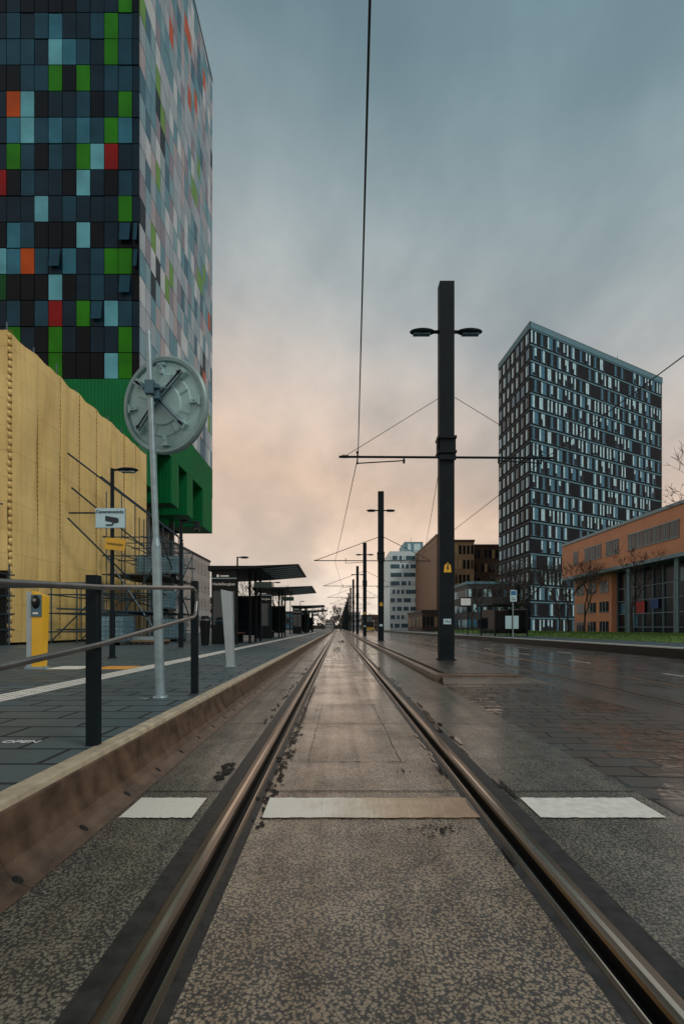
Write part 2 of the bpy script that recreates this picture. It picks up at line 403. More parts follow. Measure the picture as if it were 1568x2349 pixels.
for a,l in ((40,.37),(140,.31),(228,.37),(314,.38)):
    R=Mh@Matrix.Rotation(-math.radians(a),4,'Y')
    mr.box(.02,l,-.082,-.068,-.019,.019,M_galvd,R)
    mr.box(.02,l,-.098,-.082,.012,.019,M_galv,R); mr.box(.02,l,-.098,-.082,-.019,-.012,M_galv,R)
    mr.cyl(R@Vector((l-.03,-.07,0)),R@Vector((l-.03,-.115,0)),.013,.013,M_blk,8)
    mr.box(l-.05,l+.02,-.072,-.02,-.032,.032,M_disc,R)
for a in (180,0,270,90):
    R=Mx@Matrix.Rotation(-math.radians(a),4,'Y')
    mr.box(.30,.40,-.05,-.005,-.018,.018,M_disc,R); mr.box(.385,.402,-.052,-.002,-.04,.04,M_disc,R)
    mr.cyl(R@Vector((.35,-.05,0)),R@Vector((.35,-.054,0)),.006,.006,M_blk,8)
mr.box(-1.92,-1.76,4.69,4.77,3.33,3.37,M_galvd); mr.box(-1.885,-1.80,4.675,4.79,3.27,3.40,M_galvd)
mr.cyl((-1.93,4.73,3.35),(-1.70,4.73,3.35),.009,.009,M_galv,8)
mr.box(-1.82,-1.76,4.72,4.80,3.24,3.34,M_galvd)
mr.build('traffic_mirror',smooth=True)

# ------------------------------------------------------------------ validator
va=MB()
va.box(-5.11,-4.81,7.82,8.0,.296,.34,M_galv)
va.add([(-5.0,7.83,.34),(-4.84,7.83,.34),(-4.80,7.83,1.50),(-5.0,7.83,1.58),(-5.0,7.99,.34),(-4.84,7.99,.34),(-4.80,7.99,1.5),(-5.0,7.99,1.58)],[(0,1,2,3),(5,4,7,6),(1,5,6,2),(0,3,7,4),(3,2,6,7),(0,4,5,1)],M_yel)
va.box(-5.09,-5.0,7.84,7.98,.34,1.57,M_lgrey)
va.box(-5.0,-4.83,7.815,7.83,1.16,1.52,M_galvd)
va.ell((-4.92,7.81,1.40),(.07,.03,.11),M_blk)
va.cyl((-4.92,7.79,1.43),(-4.92,7.775,1.43),.03,.03,M_stain,14)
va.box(-4.97,-4.88,7.808,7.815,1.20,1.23,M_txtw)
va.build('ticket_validator',bevel=.01)
pi=MB()
pi.add([(-1.92,8.25,.296),(-1.80,8.25,.296),(-1.84,8.25,1.60),(-2.02,8.25,1.64),(-1.92,8.42,.296),(-1.80,8.42,.296),(-1.84,8.42,1.60),(-2.02,8.42,1.64)],[(0,1,2,3),(5,4,7,6),(1,5,6,2),(4,0,3,7),(3,2,6,7),(0,4,5,1)],M_lgrey)
pi.box(-1.945,-1.785,8.22,8.45,.292,.32,M_galv)
pi.build('info_pillar',bevel=.012)

# ------------------------------------------------------------------ platform lamps
def lamp(y,x=-5.03):
    l=MB()
    l.cyl((x,y,.296),(x,y,1.3),.062,.06,M_anth,14); l.cyl((x,y,1.3),(x,y,4.53),.045,.04,M_anth,14)
    l.cyl((x,y,.296),(x,y,.33),.1,.09,M_anth,14)
    l.cyl((x-.02,y,4.49),(x+.2,y,4.52),.025,.025,M_anth,8)
    l.ell((x+.34,y,4.50),(.24,.11,.05),M_anth,18,8); l.box(x+.2,x+.5,y-.06,y+.06,4.445,4.462,M_lgrey)
    return l
l=lamp(10.7)
l.box(-5.37,-4.73,10.64,10.655,3.2,3.63,M_signw)
l.box(-5.38,-4.72,10.655,10.665,3.19,3.64,M_galv)
l.box(-5.06,-5.0,10.66,10.72,3.25,3.6,M_galv)
Ry=Matrix.Translation((-4.93,10.62,2.83))@Matrix.Rotation(math.radians(-18),4,'Z')@Matrix.Rotation(math.radians(8),4,'Y')
l.box(-.27,.27,-.01,.01,-.13,.13,M_yel,Ry)
def poly(mb,pts,cx,y,cz,s,mt):
    mb.quad([(cx+a*s,y,cz+b*s) for a,b in pts],mt)
poly(l,[(-.5,.42),(.45,.25),(.6,.18),(.6,-.12),(.38,-.2),(-.5,.0)][::-1],-5.02,10.633,3.35,.27,M_ink)
poly(l,[(.1,-.2),(.25,-.2),(.1,-.48),(-.45,-.48),(-.45,-.36),(.02,-.36)][::-1],-5.02,10.632,3.37,.27,M_ink)
lo=l.build('street_lamp',smooth=True)
text('Cameratoezicht',(-5.05,10.632,3.55),.095,M_ink,lo,bold=.0015)
text('Heidelberglaan',(-4.93,10.605,2.83),.075,M_ink,lo,rot=(math.pi/2,math.radians(8),math.radians(-18)))
for y in (24,37.3,50.6,64,77.5,91): lamp(y).build('street_lamp',smooth=True)
cp=MB(); x,y=-5.43,16.6
cp.cyl((x,y,.296),(x,y,1.5),.085,.085,M_anth,14); cp.cyl((x,y,1.5),(x,y,4.68),.06,.055,M_anth,14)
cp.box(x-.02,x+.55,y-.03,y+.03,4.60,4.66,M_anth); cp.cyl((x+.55,y,4.66),(x+.55,y,4.42),.1,.12,M_anth,14); cp.ell((x+.55,y,4.40),(.105,.105,.13),M_glass)
cp.ell((x+.1,y,4.72),(.2,.08,.05),M_anth)
cp.build('surveillance_camera_pole',smooth=True)
b=MB(); x,y=-5.15,18.6
b.cyl((x,y,.296),(x,y,.34),.14,.14,M_blk,20); b.cyl((x,y,.34),(x,y,1.2),.15,.2,M_blk,20); b.cyl((x,y,1.2),(x,y,1.26),.21,.21,M_anth,20); b.cyl((x,y,1.32),(x,y,1.44),.21,.12,M_blk,20)
for a in (0,2.1,4.2): b.cyl((x+.18*math.cos(a),y+.18*math.sin(a),1.26),(x+.18*math.cos(a),y+.18*math.sin(a),1.33),.02,.02,M_blk)
b.build('litter_bin',smooth=True)
k_=MB(); k_.box(-8.6,-7.6,46,46.8,.296,1.9,mat('red_paint',(.35,.02,.015),.4)); k_.box(-8.5,-7.7,45.96,46,1.0,1.7,M_glass); k_.box(-8.7,-7.5,45.9,46.9,1.9,2.0,M_blk); k_.box(-8.62,-7.58,45.98,46.82,.29,.42,M_blk); k_.build('ticket_machine',bevel=.02)

# ------------------------------------------------------------------ shelters
def shelter(y,L,label=True):
    s=MB()
    x0,x1=-5.35,-1.62
    s.add([(x0,y,3.53),(x0+1.9,y,3.53),(x1,y,3.60),(x1,y,3.57),(x0+1.9,y,3.42),(x0,y,3.33),
           (x0,y+L,3.53),(x0+1.9,y+L,3.53),(x1,y+L,3.60),(x1,y+L,3.57),(x0+1.9,y+L,3.42),(x0,y+L,3.33)],
          [(5,4,3,2,1,0),(6,7,8,9,10,11),(0,1,7,6),(1,2,8,7),(2,3,9,8),(5,11,10,4),(4,10,9,3),(0,6,11,5)],M_blk)
    n=int(L/.7)
    for i in range(n):
        yy=y+.12+i*(L-.1)/n
        s.add([(x0+2.2,yy,3.415),(x1-.1,yy,3.55),(x1-.1,yy+.42,3.55),(x0+2.2,yy+.42,3.415)],[(0,3,2,1)],M_lgrey)
    s.box(-5.22,-4.18,y+.1,y+.34,.296,3.33,M_blk)
    s.box(-5.15,-4.25,y+.085,y+.1,1.1,2.5,M_glass)
    s.box(-5.22,-4.18,y+.09,y+.1,3.0,3.04,M_galv)
    for k in range(1,4):
        yy=y+.34+(L-.6)*k/3
        s.box(-5.2,-5.1,yy-.05,yy+.05,.296,3.35,M_blk)
        s.box(-4.0,-3.9,yy-.05,yy+.05,.296,3.40,M_blk)
    s.box(-5.16,-5.14,y+.4,y+L-.3,.6,2.7,M_glass)
    s.box(-5.1,-3.9,y+L-.35,y+L-.33,.6,2.6,M_glass)
    s.box(-4.9,-4.4,y+1.2,y+3.0,.72,.77,mat('bench_wood',(.16,.07,.03),.6))
    for yy in (1.35,2.8): s.box(-4.85,-4.45,y+yy,y+yy+.05,.296,.72,M_blk)
    s.box(-3.7,-2.9,y+1.4,y+1.5,2.75,3.0,mat('display_green',(.02,.10,.09),.3))
    for xx in (-3.6,-3.0): s.cyl((xx,y+1.45,3.0),(xx,y+1.45,3.45),.012,.012,M_blk)
    o=s.build('tram_shelter')
    if label:
        text('Heidelberglaan',(-4.70,y+.08,2.78),.155,M_txtw,o)
        lg=MB()
        lg.cyl((-4.95,y+.095,3.12),(-4.95,y+.075,3.12),.06,.06,M_txtw,14); lg.box(-4.84,-4.5,y+.08,y+.095,3.09,3.14,M_txtw); lg.build('plain_mark',parent=o)
    return o
shelter(19.7,5.0); shelter(30,6.0); shelter(55,6); shelter(70,6,False)

# ------------------------------------------------------------------ catenary masts
def mast(y,first=False):
    m=MB(); X=2.83
    w=.19
    m.box(X-w,X+w,y-.14,y+.14,.1,10.0,M_anth)
    m.box(X-.23,X+.23,y-.18,y+.18,.1,.16,M_anth)
    z=8.75
    for s in (-1,1):
        m.cyl((X+s*.15,y,z),(X+s*.45,y,z),.045,.04,M_anth,10)
        m.ell((X+s*.62,y,z+.0),(.34,.14,.075),M_anth,18,8)
        m.box(min(X+s*.42,X+s*.86),max(X+s*.42,X+s*.86),y-.07,y+.07,z-.083,z-.06,M_galvd)
    za=5.39
    for zz in (5.55,5.93): m.box(X-w-.05,X+w+.05,y-.19,y+.19,zz-.035,zz+.035,M_anth)
    for s in (-1,1): m.box(X+s*(w+.03)-.015,X+s*(w+.03)+.015,y-.1,y+.1,5.5,6.0,M_anth)
    xl=.02 if first else -1.6
    xr=5.58 if first else 6.1
    m.cyl((xl,y-.17,za+.02),(xr,y-.17,za-.01),.03,.03,M_anth,10)
    m.box(X-w-.03,X+w+.03,y-.2,y-.14,za-.06,za+.06,M_anth)
    zt=6.95
    m.cyl((X-w,y-.17,zt),(xl+.2,y-.17,za+.06),.008 if first else .022,None,M_lead,6)
    m.cyl((X+w,y-.17,zt),(xr-.1,y-.17,za+.05),.008 if first else .022,None,M_lead,6)
    for s,xa,xb in ((-1,.5,1.7),(1,5.25,4.15)):
        m.cyl((xa,y-.2,za-.16),(xb,y-.2,za-.09),.016,.016,M_anth,6)
        m.cyl((xb,y-.18,za-.12),(xb+.0,y-.18,za),.014,.014,M_anth,6)
        m.cyl((xb,y-.2,za-.16),(xb,y-.2,za-.05),.03,.03,M_anth,8)
        m.cyl((xa,y-.18,za-.18),(xa,y-.18,za+.16),.018,.018,M_anth,8)
        m.ell((xa,y-.18,za+.13),(.035,.035,.04),M_anth)
    for k in range(3): m.ell((xl+.1+.06*k,y-.17,za+.03),(.03,.05,.05),M_anth,8,6)
    return m
ys=[12.6+19.2*i for i in range(18)]
for i,y in enumerate(ys):
    m=mast(y,i==0)
    if i<3:
        m.add([(2.74,y-.145,2.42),(2.94,y-.145,2.42),(2.92,y-.145,2.60),(2.84,y-.145,2.68),(2.76,y-.145,2.60)],[(0,1,2,3,4)],M_yel)
        bz=[(0,.09),(.035,.09),(.01,.01),(.045,.01),(-.02,-.10),(-.005,-.02),(-.035,-.02)]
        m.add([(2.84+a,y-.147,2.53+b) for a,b in bz],[(0,1,2,3,4,5,6)],M_ink)
        m.box(2.73,2.93,y-.147,y-.14,1.07,1.21,M_signw)
    o=m.build('catenary_mast',bevel=.012)
    if i==0:
        text('19,6',(2.83,y-.149,1.14),.10,M_ink,o); text('047',(2.84,y-.149,2.64),.05,M_ink,o)
w=MB()
def wire(pts,r):
    for a,b in zip(pts[:-1],pts[1:]):
        n=8; a=Vector(a); b=Vector(b); sag=.06*min(1,(b-a).length/19)
        pr=a
        for i in range(1,n+1):
            t=i/n; p=a.lerp(b,t)-Vector((0,0,sag*4*t*(1-t))); w.cyl(pr,p,r,r,M_lead,6,False); pr=p
wire([(-.1,-6.6,5.42),(.515,12.42,5.42)]+[((-.2 if i%2 else .45),y-.18,5.36) for i,y in enumerate(ys) if i>0],.0105)
wire([(5.9,-6.6,5.33),(5.25,12.42,5.28)]+[((4.75 if i%2 else 5.3),y-.18,5.3) for i,y in enumerate(ys) if i>0],.0105)
wire([(2.63,12.4,5.2),(5.6,31.7,5.45)],.008)
w.build('overhead_wire',recenter=False)

# ------------------------------------------------------------------ colourful tower
pal={'k':(.002,.004,.007),'n':(.005,.020,.036),'s':(.011,.052,.085),'b':(.028,.14,.21),'w':(.10,.34,.42),'g':(.018,.17,.004),'d':(.003,.06,.015),'r':(.20,.006,.006),'o':(.36,.06,.008)}
PM={k:mat('panel_'+k,c,.3 if k in 'kns' else .4,0,var=.22,scale=.6,spec=.15) for k,c in pal.items()}
pal2=[((.36,.42,.48),5),((.28,.36,.42),5),((.20,.34,.40),4),((.12,.26,.33),4),((.38,.35,.38),3),((.24,.23,.28),2),((.50,.56,.60),3),((.06,.14,.20),2),((.14,.30,.06),1.3),((.48,.09,.03),.7),((.010,.018,.025),.6)]  # side-face panel tones, paled so the colour carries the grazing sky reflection
P2=[mat('side_panel_skysheen_%s'%chr(97+i),c,.5,0,var=.1,scale=.8,spec=.25) for i,(c,_) in enumerate(pal2)]
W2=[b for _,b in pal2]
M_frame=mat('tower_frame',(.003,.006,.009),.5,spec=.1)
M_frame2=mat('tower_side_frame',(.07,.085,.10),.6,spec=.2)
M_green=mat('green_cladding',(.003,.16,.05),.5,var=.15,scale=.5,spec=.2)
tw=MB()
XR=-13.65; YF=33.; YB=52.1; ZB=18.1; ZT=60.2
tw.box(-36,XR-.06,YF+.06,YB,ZB,ZT,M_frame)
tw.box(XR-.06,XR-.03,YF+.06,YB,ZB,ZT,M_frame2)
rows=["kkkkgkkkwgk","ngnkgnknngn","nsksrngnwsn","dkkkwknsnnk","wbosnbnsggk","kbskkkwknkk","nnnwnsnnngn","rksnnkwnksn","ngsksngwrnn","nbwsbsbsgbn","nowknnskngn","kkssgkgnssn","sssnwbsngsn","nsnsbnnsgsn","knkkkknnngk"]
for r in range(24):
    z0=ZB+r*1.8; z1=min(z0+1.8,ZT)
    if z1-z0<.3: break
    x1=XR
    for c in range(24):
        wd=.5 if c==0 else .96
        x0=x1-wd
        if r<len(rows) and c<11: code=rows[r][10-c]
        else: code=random.choices('knsbwgro',[3,4,4,2.5,1,1,.3,.3])[0]
        mtt=PM[code]
        if code in 'nsb' and random.random()<.3:
            tw.box(x0+.02,x1-.02,YF-.0,YF+.05,z0+.025,z0+.14,mtt); tw.box(x0+.02,x1-.02,YF+.03,YF+.05,z0+.14,z1-.03,mtt)
        else:
            tw.box(x0+.025,x1-.025,YF-.01+random.uniform(-.006,.006),YF+.05,z0+.03,z1-.03,mtt)
        if random.random()<.04 and code in 'kn':
            Mo=Matrix.Translation((0,YF-.02,z1-.1))@Matrix.Rotation(math.radians(-8),4,'X')
            tw.box(x0+.12,x1-.12,-.03,0,-1.3,0,PM['s'],Mo)
        x1=x0
    y=YF+.06
    while y<YB-.1:
        y2=min(y+.96,YB)
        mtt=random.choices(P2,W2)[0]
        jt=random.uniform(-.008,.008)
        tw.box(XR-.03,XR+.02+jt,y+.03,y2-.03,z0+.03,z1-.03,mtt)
        y=y2
tw.box(-36,XR+.05,YF-.05,YB,ZT,ZT+.4,M_frame2)
G0=11.2
tw.box(-36,XR-.02,YF+.02,34.6,G0,ZB,M_green)
x=XR
while x>-30:
    tw.box(x-.10,x-.02,YF-.03,YF+.03,G0,ZB-.02,M_green); x-=.24
tw.box(-36,XR,34.6,YB,14.95,ZB,M_green)
y=YF
while y<YB-.1:
    tw.box(XR-.03,XR+.035,y+.03,y+.11,14.97,ZB-.02,M_green); y+=.24
for a,b in ((34.6,36.2),(39.3,41.1),(43.4,45.1),(48.4,52.1)):
    tw.box(-18,XR-.002,a,b,G0,14.95,M_green)
    yy=a+.05
    while yy<b-.1: tw.box(XR-.03,XR+.03,yy,yy+.08,G0+.02,14.93,M_green); yy+=.24
    xx=XR-.2
    while xx>-17.5: tw.box(xx,xx+.08,a-.03,a+.03,G0+.02,14.93,M_green); xx-=.24
tw.box(-36,-17,34.6,YB-.2,G0,14.95,M_green)
M_win=mat('recess_window',(.02,.03,.03),.1)
for a,b in ((36.3,39.2),(41.2,43.3),(45.2,48.3)):
    tw.box(-17,-16.9,a+.2,b-.2,12,14.5,M_win)
tw.box(-36,-18,YF+2,YB-1,0.2,G0,mat('podium_wall',(.05,.06,.065),.6))
for c in (40,46): tw.box(-16.2,-15.8,c,c+.4,.25,G0,mat('podium_column',(.08,.09,.09),.6))
tw.box(-36,-13.4,20,33.0-.1,.25,12.2,mat('podium_shell',(.10,.09,.07),.7))
tw.build('apartment_tower')

# ------------------------------------------------------------------ wrapped scaffold
def tarp():
    m=bpy.data.materials.new('yellow_sheeting'); m.use_nodes=True; nt=m.node_tree; b=nt.nodes['Principled BSDF']
    co=nn(nt,'ShaderNodeTexCoord').outputs['Object']
    n1=noise(nt,co,.35,4,.5); n2=noise(nt,mapping(nt,co,(1,1,.22)),1.1,4,.5)
    n4=noise(nt,mapping(nt,co,(1,1,.10)),5,3,.5)
    c=mixc(nt,ramp(nt,n1,[(.3,0.),(.7,1.)]),(.88,.67,.27),(.74,.54,.20))
    c=mixc(nt,ramp(nt,n2,[(.5,0.),(.72,.55)]),c,(.55,.38,.12))
    sp=nn(nt,'ShaderNodeSeparateXYZ'); nt.links.new(co,sp.inputs[0])
    def band(o,period,w,ph):
        f=mathn(nt,'FRACT',mathn(nt,'ADD',mathn(nt,'MULTIPLY',o,1/period),ph),None)
        return mathn(nt,'LESS_THAN',f,w)
    bd=mathn(nt,'MAXIMUM',band(sp.outputs[2],2.0,.03,.2),mathn(nt,'MAXIMUM',band(sp.outputs[2],2.0,.018,.72),band(sp.outputs[1],1.65,.03,.35)))
    c=mixc(nt,mathn(nt,'MULTIPLY',bd,mathn(nt,'MULTIPLY',n1,.4)),c,(.30,.20,.07))
    nt.links.new(c,b.inputs['Base Color']); b.inputs['Roughness'].default_value=.5
    bp=nn(nt,'ShaderNodeBump'); bp.inputs['Distance'].default_value=.09
    nt.links.new(mathn(nt,'ADD',n2,mathn(nt,'MULTIPLY',n4,.35)),bp.inputs['Height']); nt.links.new(bp.outputs[0],b.inputs['Normal'])
    tr=nn(nt,'ShaderNodeBsdfTranslucent'); nt.links.new(c,tr.inputs[0])
    mx=nn(nt,'ShaderNodeMixShader'); mx.inputs[0].default_value=.12
    nt.links.new(b.outputs[0],mx.inputs[1]); nt.links.new(tr.outputs[0],mx.inputs[2]); nt.links.new(mx.outputs[0],nt.nodes['Material Output'].inputs[0])
    return m
M_tarp=tarp(); M_seam=mat('sheeting_seam',(.30,.19,.06),.8)
from mathutils import noise as mn
sf=MB()
def sheet(fn,nu,nv,mt):
    vs=[fn(i/nu,j/nv) for j in range(nv+1) for i in range(nu+1)]
    fs=[(j*(nu+1)+i,j*(nu+1)+i+1,(j+1)*(nu+1)+i+1,(j+1)*(nu+1)+i) for j in range(nv) for i in range(nu)]
    sf.add(vs,fs,mt)
def bulge(s,z,w):
    t=(s/w)%1
    lift=.7+.3*abs(math.sin(z*3.14/2.0))
    return .13*math.sqrt(max(0,math.sin(math.pi*t)))*(.6+.5*mn.noise((s*.3,z*.3,0)))*lift+.07*mn.noise((s*.9,z*.25,3))+.02*mn.noise((s*2.6,z*.6,7))
SW=1.65
sheet(lambda u,v:(-12.75+bulge(u*13.2,v*12.1,SW),18.7+u*13.2,.4+v*(12.1+.12*mn.noise((u*18,1,1))-.25*abs(math.sin(u*8*math.pi))*.4)),220,150,M_tarp)
sheet(lambda u,v:(-12.75-u*9,18.62-bulge(u*9+2,v*12.1,SW),3.2+v*9.3),120,110,M_tarp)
i=0
while i*SW<13.3:
    y=18.7+i*SW
    for k in range(60):
        z=.5+k*.2
        sf.box(-12.76,-12.72+.012*random.random(),y-.012,y+.012,z,z+.15,M_seam)
    i+=1
for k in range(44):
    z=.5+k*.275
    sf.ell((-12.72+random.uniform(-.03,.03),18.6,z),(.07,.09,.13),M_tarp,10,8)
    sf.cyl((-12.70,18.50,z+.13),(-12.62,18.62,z+.15),.02,.02,M_seam,5)
M_tube=mat('scaffold_tube',(.04,.08,.11),.45,.5)
M_tubed=mat('scaffold_tube_red',(.20,.03,.03),.5,.2)
def tb_(a,b,r=.03,m=None): sf.cyl(a,b,r,r,m or M_tube,6)
for i in range(9):
    y=18.7+i*SW
    tb_((-12.9,y,.25),(-12.9,y,12.6+random.uniform(0,.5)))
for i in range(7):
    x=-12.6-i*1.2; tb_((x,18.4,.25),(x,18.4,3.4)); tb_((x,17.5,.25),(x,17.5,3.1),m=M_tubed)
for z in (.9,1.5,2.2,3.0): tb_((-20,18.4,z),(-12.4,18.4,z)); tb_((-20,17.5,z),(-12.6,17.5,z))
for i in range(5): tb_((-12.7-i*1.2,17.5,.4),(-13.8-i*1.2,17.5,3.0))
sf.box(-20,-12.7,17.6,18.5,3.02,3.08,M_joint)
sf.box(-20,-12.95,18.75,19.4,.3,3.1,M_blk)
tb_((-20,18.3,6.3),(-12.5,17.9,5.6))
xs=[-12.3,-11.3,-10.3,-9.4]; yy=[25.5,27.3,29.1,31.]
for xi,x in enumerate(xs):
    for y in yy: tb_((x,y,.25),(x,y,[8.4,7.4,6.6,5.9][xi]+random.uniform(-.3,.3)))
for z in (.8,1.8,2.8,3.8,4.8,5.8):
    for y in yy: tb_((-12.5,y,z),(-9.2,y,z))
    for x in xs: tb_((x,25.2,z),(x,31.3,z))
    if z in (1.8,3.8): sf.box(-12.3,-9.5,25.6,30.9,z+.03,z+.08,mat('scaffold_board',(.18,.14,.09),.8))
for a,b in (((-12.1,21.5,8.8),(-10,31,6.6)),((-12.1,24.5,8.7),(-10.3,31,6.9)),((-12.1,21.5,5.9),(-11,25.5,3.5)),((-12.1,21.6,6.15),(-10.5,21.6,6.15)),
            ((-12.3,25.5,.4),(-9.4,25.5,4.8)),((-9.4,25.4,.4),(-12.3,25.4,4.8)),((-9.4,25.5,1.),(-9.4,31,5.6)),((-9.35,31,1.),(-9.35,25.5,5.6)),((-12.1,21.5,3.),(-10.3,29,2)),((-12.2,22,7.4),(-10.2,29,4.6)),
            ((-12.0,20.5,.9),(-9.5,25.4,.9)),((-12.0,20.5,1.8),(-9.5,25.4,1.8))):
    tb_(a,b,.04)
for y in (20.6,23):
    for x in (-12.3,-11.2,-10.1): tb_((x,y,.25),(x,y,2.9))
    for z in (.8,1.6,2.4): tb_((-12.4,y,z),(-9.9,y,z))
    tb_((-12.3,y,.4),(-10.1,y,2.6))
for x in (-12.3,-11.2,-10.1):
    for z in (.8,1.6,2.4): tb_((x,20.4,z),(x,25.6,z))
sf.build('wrapped_scaffolding',smooth=True)
M_ibc=mat('ibc_plastic',(.20,.36,.45),.35,var=.3,scale=2)
def ibc(x,y,z):
    b=MB(); b.box(x+.05,x+1.0,y+.05,y+.95,z+.17,z+1.12,M_ibc)
    b.cyl((x+.5,y+.5,z+1.12),(x+.5,y+.5,z+1.2),.12,.12,M_blk,12)
    for k in range(6):
        t=z+.2+k*.18
        for yy in (y,y+1.0): b.cyl((x,yy,t),(x+1.05,yy,t),.014,.014,M_galvd,6)
        for xx in (x,x+1.05): b.cyl((xx,y,t),(xx,y+1.,t),.014,.014,M_galvd,6)
    for k in range(7):
        t=k/6
        for yy in (y-.01,y+1.01): b.cyl((x+1.05*t,yy,z+.15),(x+1.05*t,yy,z+1.14),.014,.014,M_galvd,6)
        for xx in (x-.01,x+1.06): b.cyl((xx,y+t,z+.15),(xx,y+t,z+1.14),.014,.014,M_galvd,6)
    for k in (0,.45,.9): b.box(x+k,x+k+.14,y,y+1,z,z+.12,M_joint)
    b.box(x,x+1.05,y,y+1,z+.12,z+.15,M_galvd)
    b.build('ibc_tank')
ibc(-9.3,18.5,.3); ibc(-10.9,22.0,.3); ibc(-11.3,26.8,3.9); ibc(-10.2,26.3,.3); ibc(-8.8,23.5,.3); ibc(-10.0,27.,3.9); ibc(-10.2,26.2,1.9)
bl=MB()
for i in range(5): bl.box(-8.2+i*.24,-8.0+i*.24,19,20,.3,.42,M_joint)
bl.box(-8.3,-7.0,19,20,.42,.5,mat('pallet_wood',(.2,.15,.1),.8)); bl.box(-8.2,-7.3,19.1,19.9,.5,.62,M_galv)
bl.build('pallet')

# ------------------------------------------------------------------ generic buildings
def facade(mb,p0,p1,fn):
    p0=Vector((p0[0],p0[1],0)); p1=Vector((p1[0],p1[1],0)); d=(p1-p0); L=d.length; d.normalize(); n=Vector((d.y,-d.x,0))
    Mx=Matrix(((d.x,n.x,0,p0.x),(d.y,n.y,0,p0.y),(0,0,1,0),(0,0,0,1)))
    def fb(u0,u1,z0,z1,o0,o1,mt): mb.box(u0,u1,o0,o1,z0,z1,mt,Mx)
    fn(fb,L)
M_gw=mat('pale_render',(.36,.34,.33),.7,var=.12,scale=.4)
gb=MB(); gb.box(-34,-20,40,75,.2,11.2,M_gw)
def f(fb,L):
    for s in range(4):
        z=1.2+s*2.6
        u=.5
        while u<L-1:
            fb(u,u+1.1,z,z+1.5,.0,.03,M_glass); fb(u-.05,u+1.15,z-.08,z,.0,.08,M_lgrey); fb(u+.52,u+.58,z,z+1.5,.03,.06,M_lgrey); u+=1.75
    fb(-.1,L+.1,11.2,11.45,-.3,.12,M_frame)
facade(gb,(-20,40),(-20,75),f)
gb.build('office_block')
M_db=mat('dark_brick',(.014,.017,.023),.75,var=.3,scale=.5,spec=.12)
M_band=mat('sill_band',(.09,.21,.27),.5,var=.2,spec=.25)
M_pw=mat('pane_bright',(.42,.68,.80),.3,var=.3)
M_pb=mat('pane_blue',(.04,.17,.27),.2,.0,var=.3,spec=.5)
M_pk=mat('pane_dark',(.004,.013,.022),.25,var=.2,spec=.3)
A=(32.,80.);B=(66.2,98.2);D=(31.1,93.);E=(65.3,111.2)
dk=MB()
prism(dk,[A,B,E,D],0,51.5,M_db)
def f_right(fb,L):
    ns=19; h=51.0/ns; nb=19; bw=L/nb
    for s in range(ns):
        z=s*h
        fb(0,L,z+h-.24,z+h,0,.07,M_band)
        sh=(s%2)*.5
        for b_ in range(nb):
            if random.random()<.10: continue
            u=(b_+.08+sh*.45)*bw
            if u+bw*.8>L: continue
            k=random.choices([0,1,2,3,4],[3,3,3,2 if s>6 else 4,1.5])[0]
            ms={0:(M_pw,M_pk,M_pw),1:(M_pb,M_pw,M_pk),2:(M_pw,M_pb,M_pb),3:(M_pk,M_pb,M_pk),4:(M_pw,M_pw,M_pk)}[k]
            x=u
            for q,mt in enumerate(ms):
                ww=bw*(.20 if q!=1 else .24)
                if mt is M_pw and random.random()<.4:
                    zm=z+.35+(h-.67)*random.uniform(.2,.6)
                    fb(x,x+ww-.05,zm,z+h-.36,.0,.04,mt); fb(x,x+ww-.05,z+.35,zm,.0,.03,M_pk)
                else: fb(x,x+ww-.05,z+.35,z+h-.36,.0,.04,mt)
                x+=ww
            fb(u-.04,x,z+.28,z+.35,0,.09,M_band)
    fb(0,L,51.0,51.9,.0,.15,M_band)
def f_left(fb,L):
    ns=19; h=51.0/ns; nb=7; bw=L/nb
    for s in range(ns):
        z=s*h
        fb(0,L,z+h-.13,z+h,0,.06,mat('sill_band_dark',(.09,.11,.12),.5,spec=.2))
        for b_ in range(nb):
            u=(b_+.15+(s%2)*.1)*bw
            fb(u,u+bw*.28,z+.5,z+h-.45,0,.04,random.choice([M_pw,M_pw,M_pb])); fb(u+bw*.33,u+bw*.58,z+.5,z+h-.45,0,.04,random.choice([M_pk,M_pk,M_pb]))
    fb(0,L,51.0,51.9,.0,.12,M_band)
facade(dk,A,B,f_right); facade(dk,D,A,f_left)
prism(dk,[(A[0]-.1,A[1]-.1),(B[0]+.1,B[1]-.1),E,(D[0]-.1,D[1])],51.9,52.1,mat('roof_edge',(.03,.06,.07),.5))
dk.cyl((57,98,52),(57,98,56.5),.08,.05,M_lead,6)
dk.build('highrise_building')
def brickm():
    m=bpy.data.materials.new('orange_brick'); m.use_nodes=True; nt=m.node_tree; b=nt.nodes['Principled BSDF']
    co=nn(nt,'ShaderNodeTexCoord').outputs['Object']
    n1=noise(nt,co,.6,5,.6); n2=noise(nt,mapping(nt,co,(4,4,14)),1,2)
    c=mixc(nt,ramp(nt,n1,[(.3,0.),(.7,1.)]),(.68,.33,.20),(.58,.26,.15)); c=mixc(nt,ramp(nt,n2,[(.45,0.),(.65,.3)]),c,(.40,.19,.11))
    nt.links.new(c,b.inputs['Base Color']); b.inputs['Roughness'].default_value=.75; return m
M_br=brickm()
M_cap=mat('metal_cap',(.15,.25,.30),.4,.3)
bb=MB()
bb.box(25,45,20,53.6,6.5,10.0,M_br); bb.box(24.9,45,19.9,53.7,10.0,10.25,M_cap); bb.box(24.95,45,20,53.65,6.2,6.5,M_cap)
bb.box(26.2,45,46,53.2,0,6.2,M_br); bb.box(26.8,45,20,46,0,6.2,M_pk)
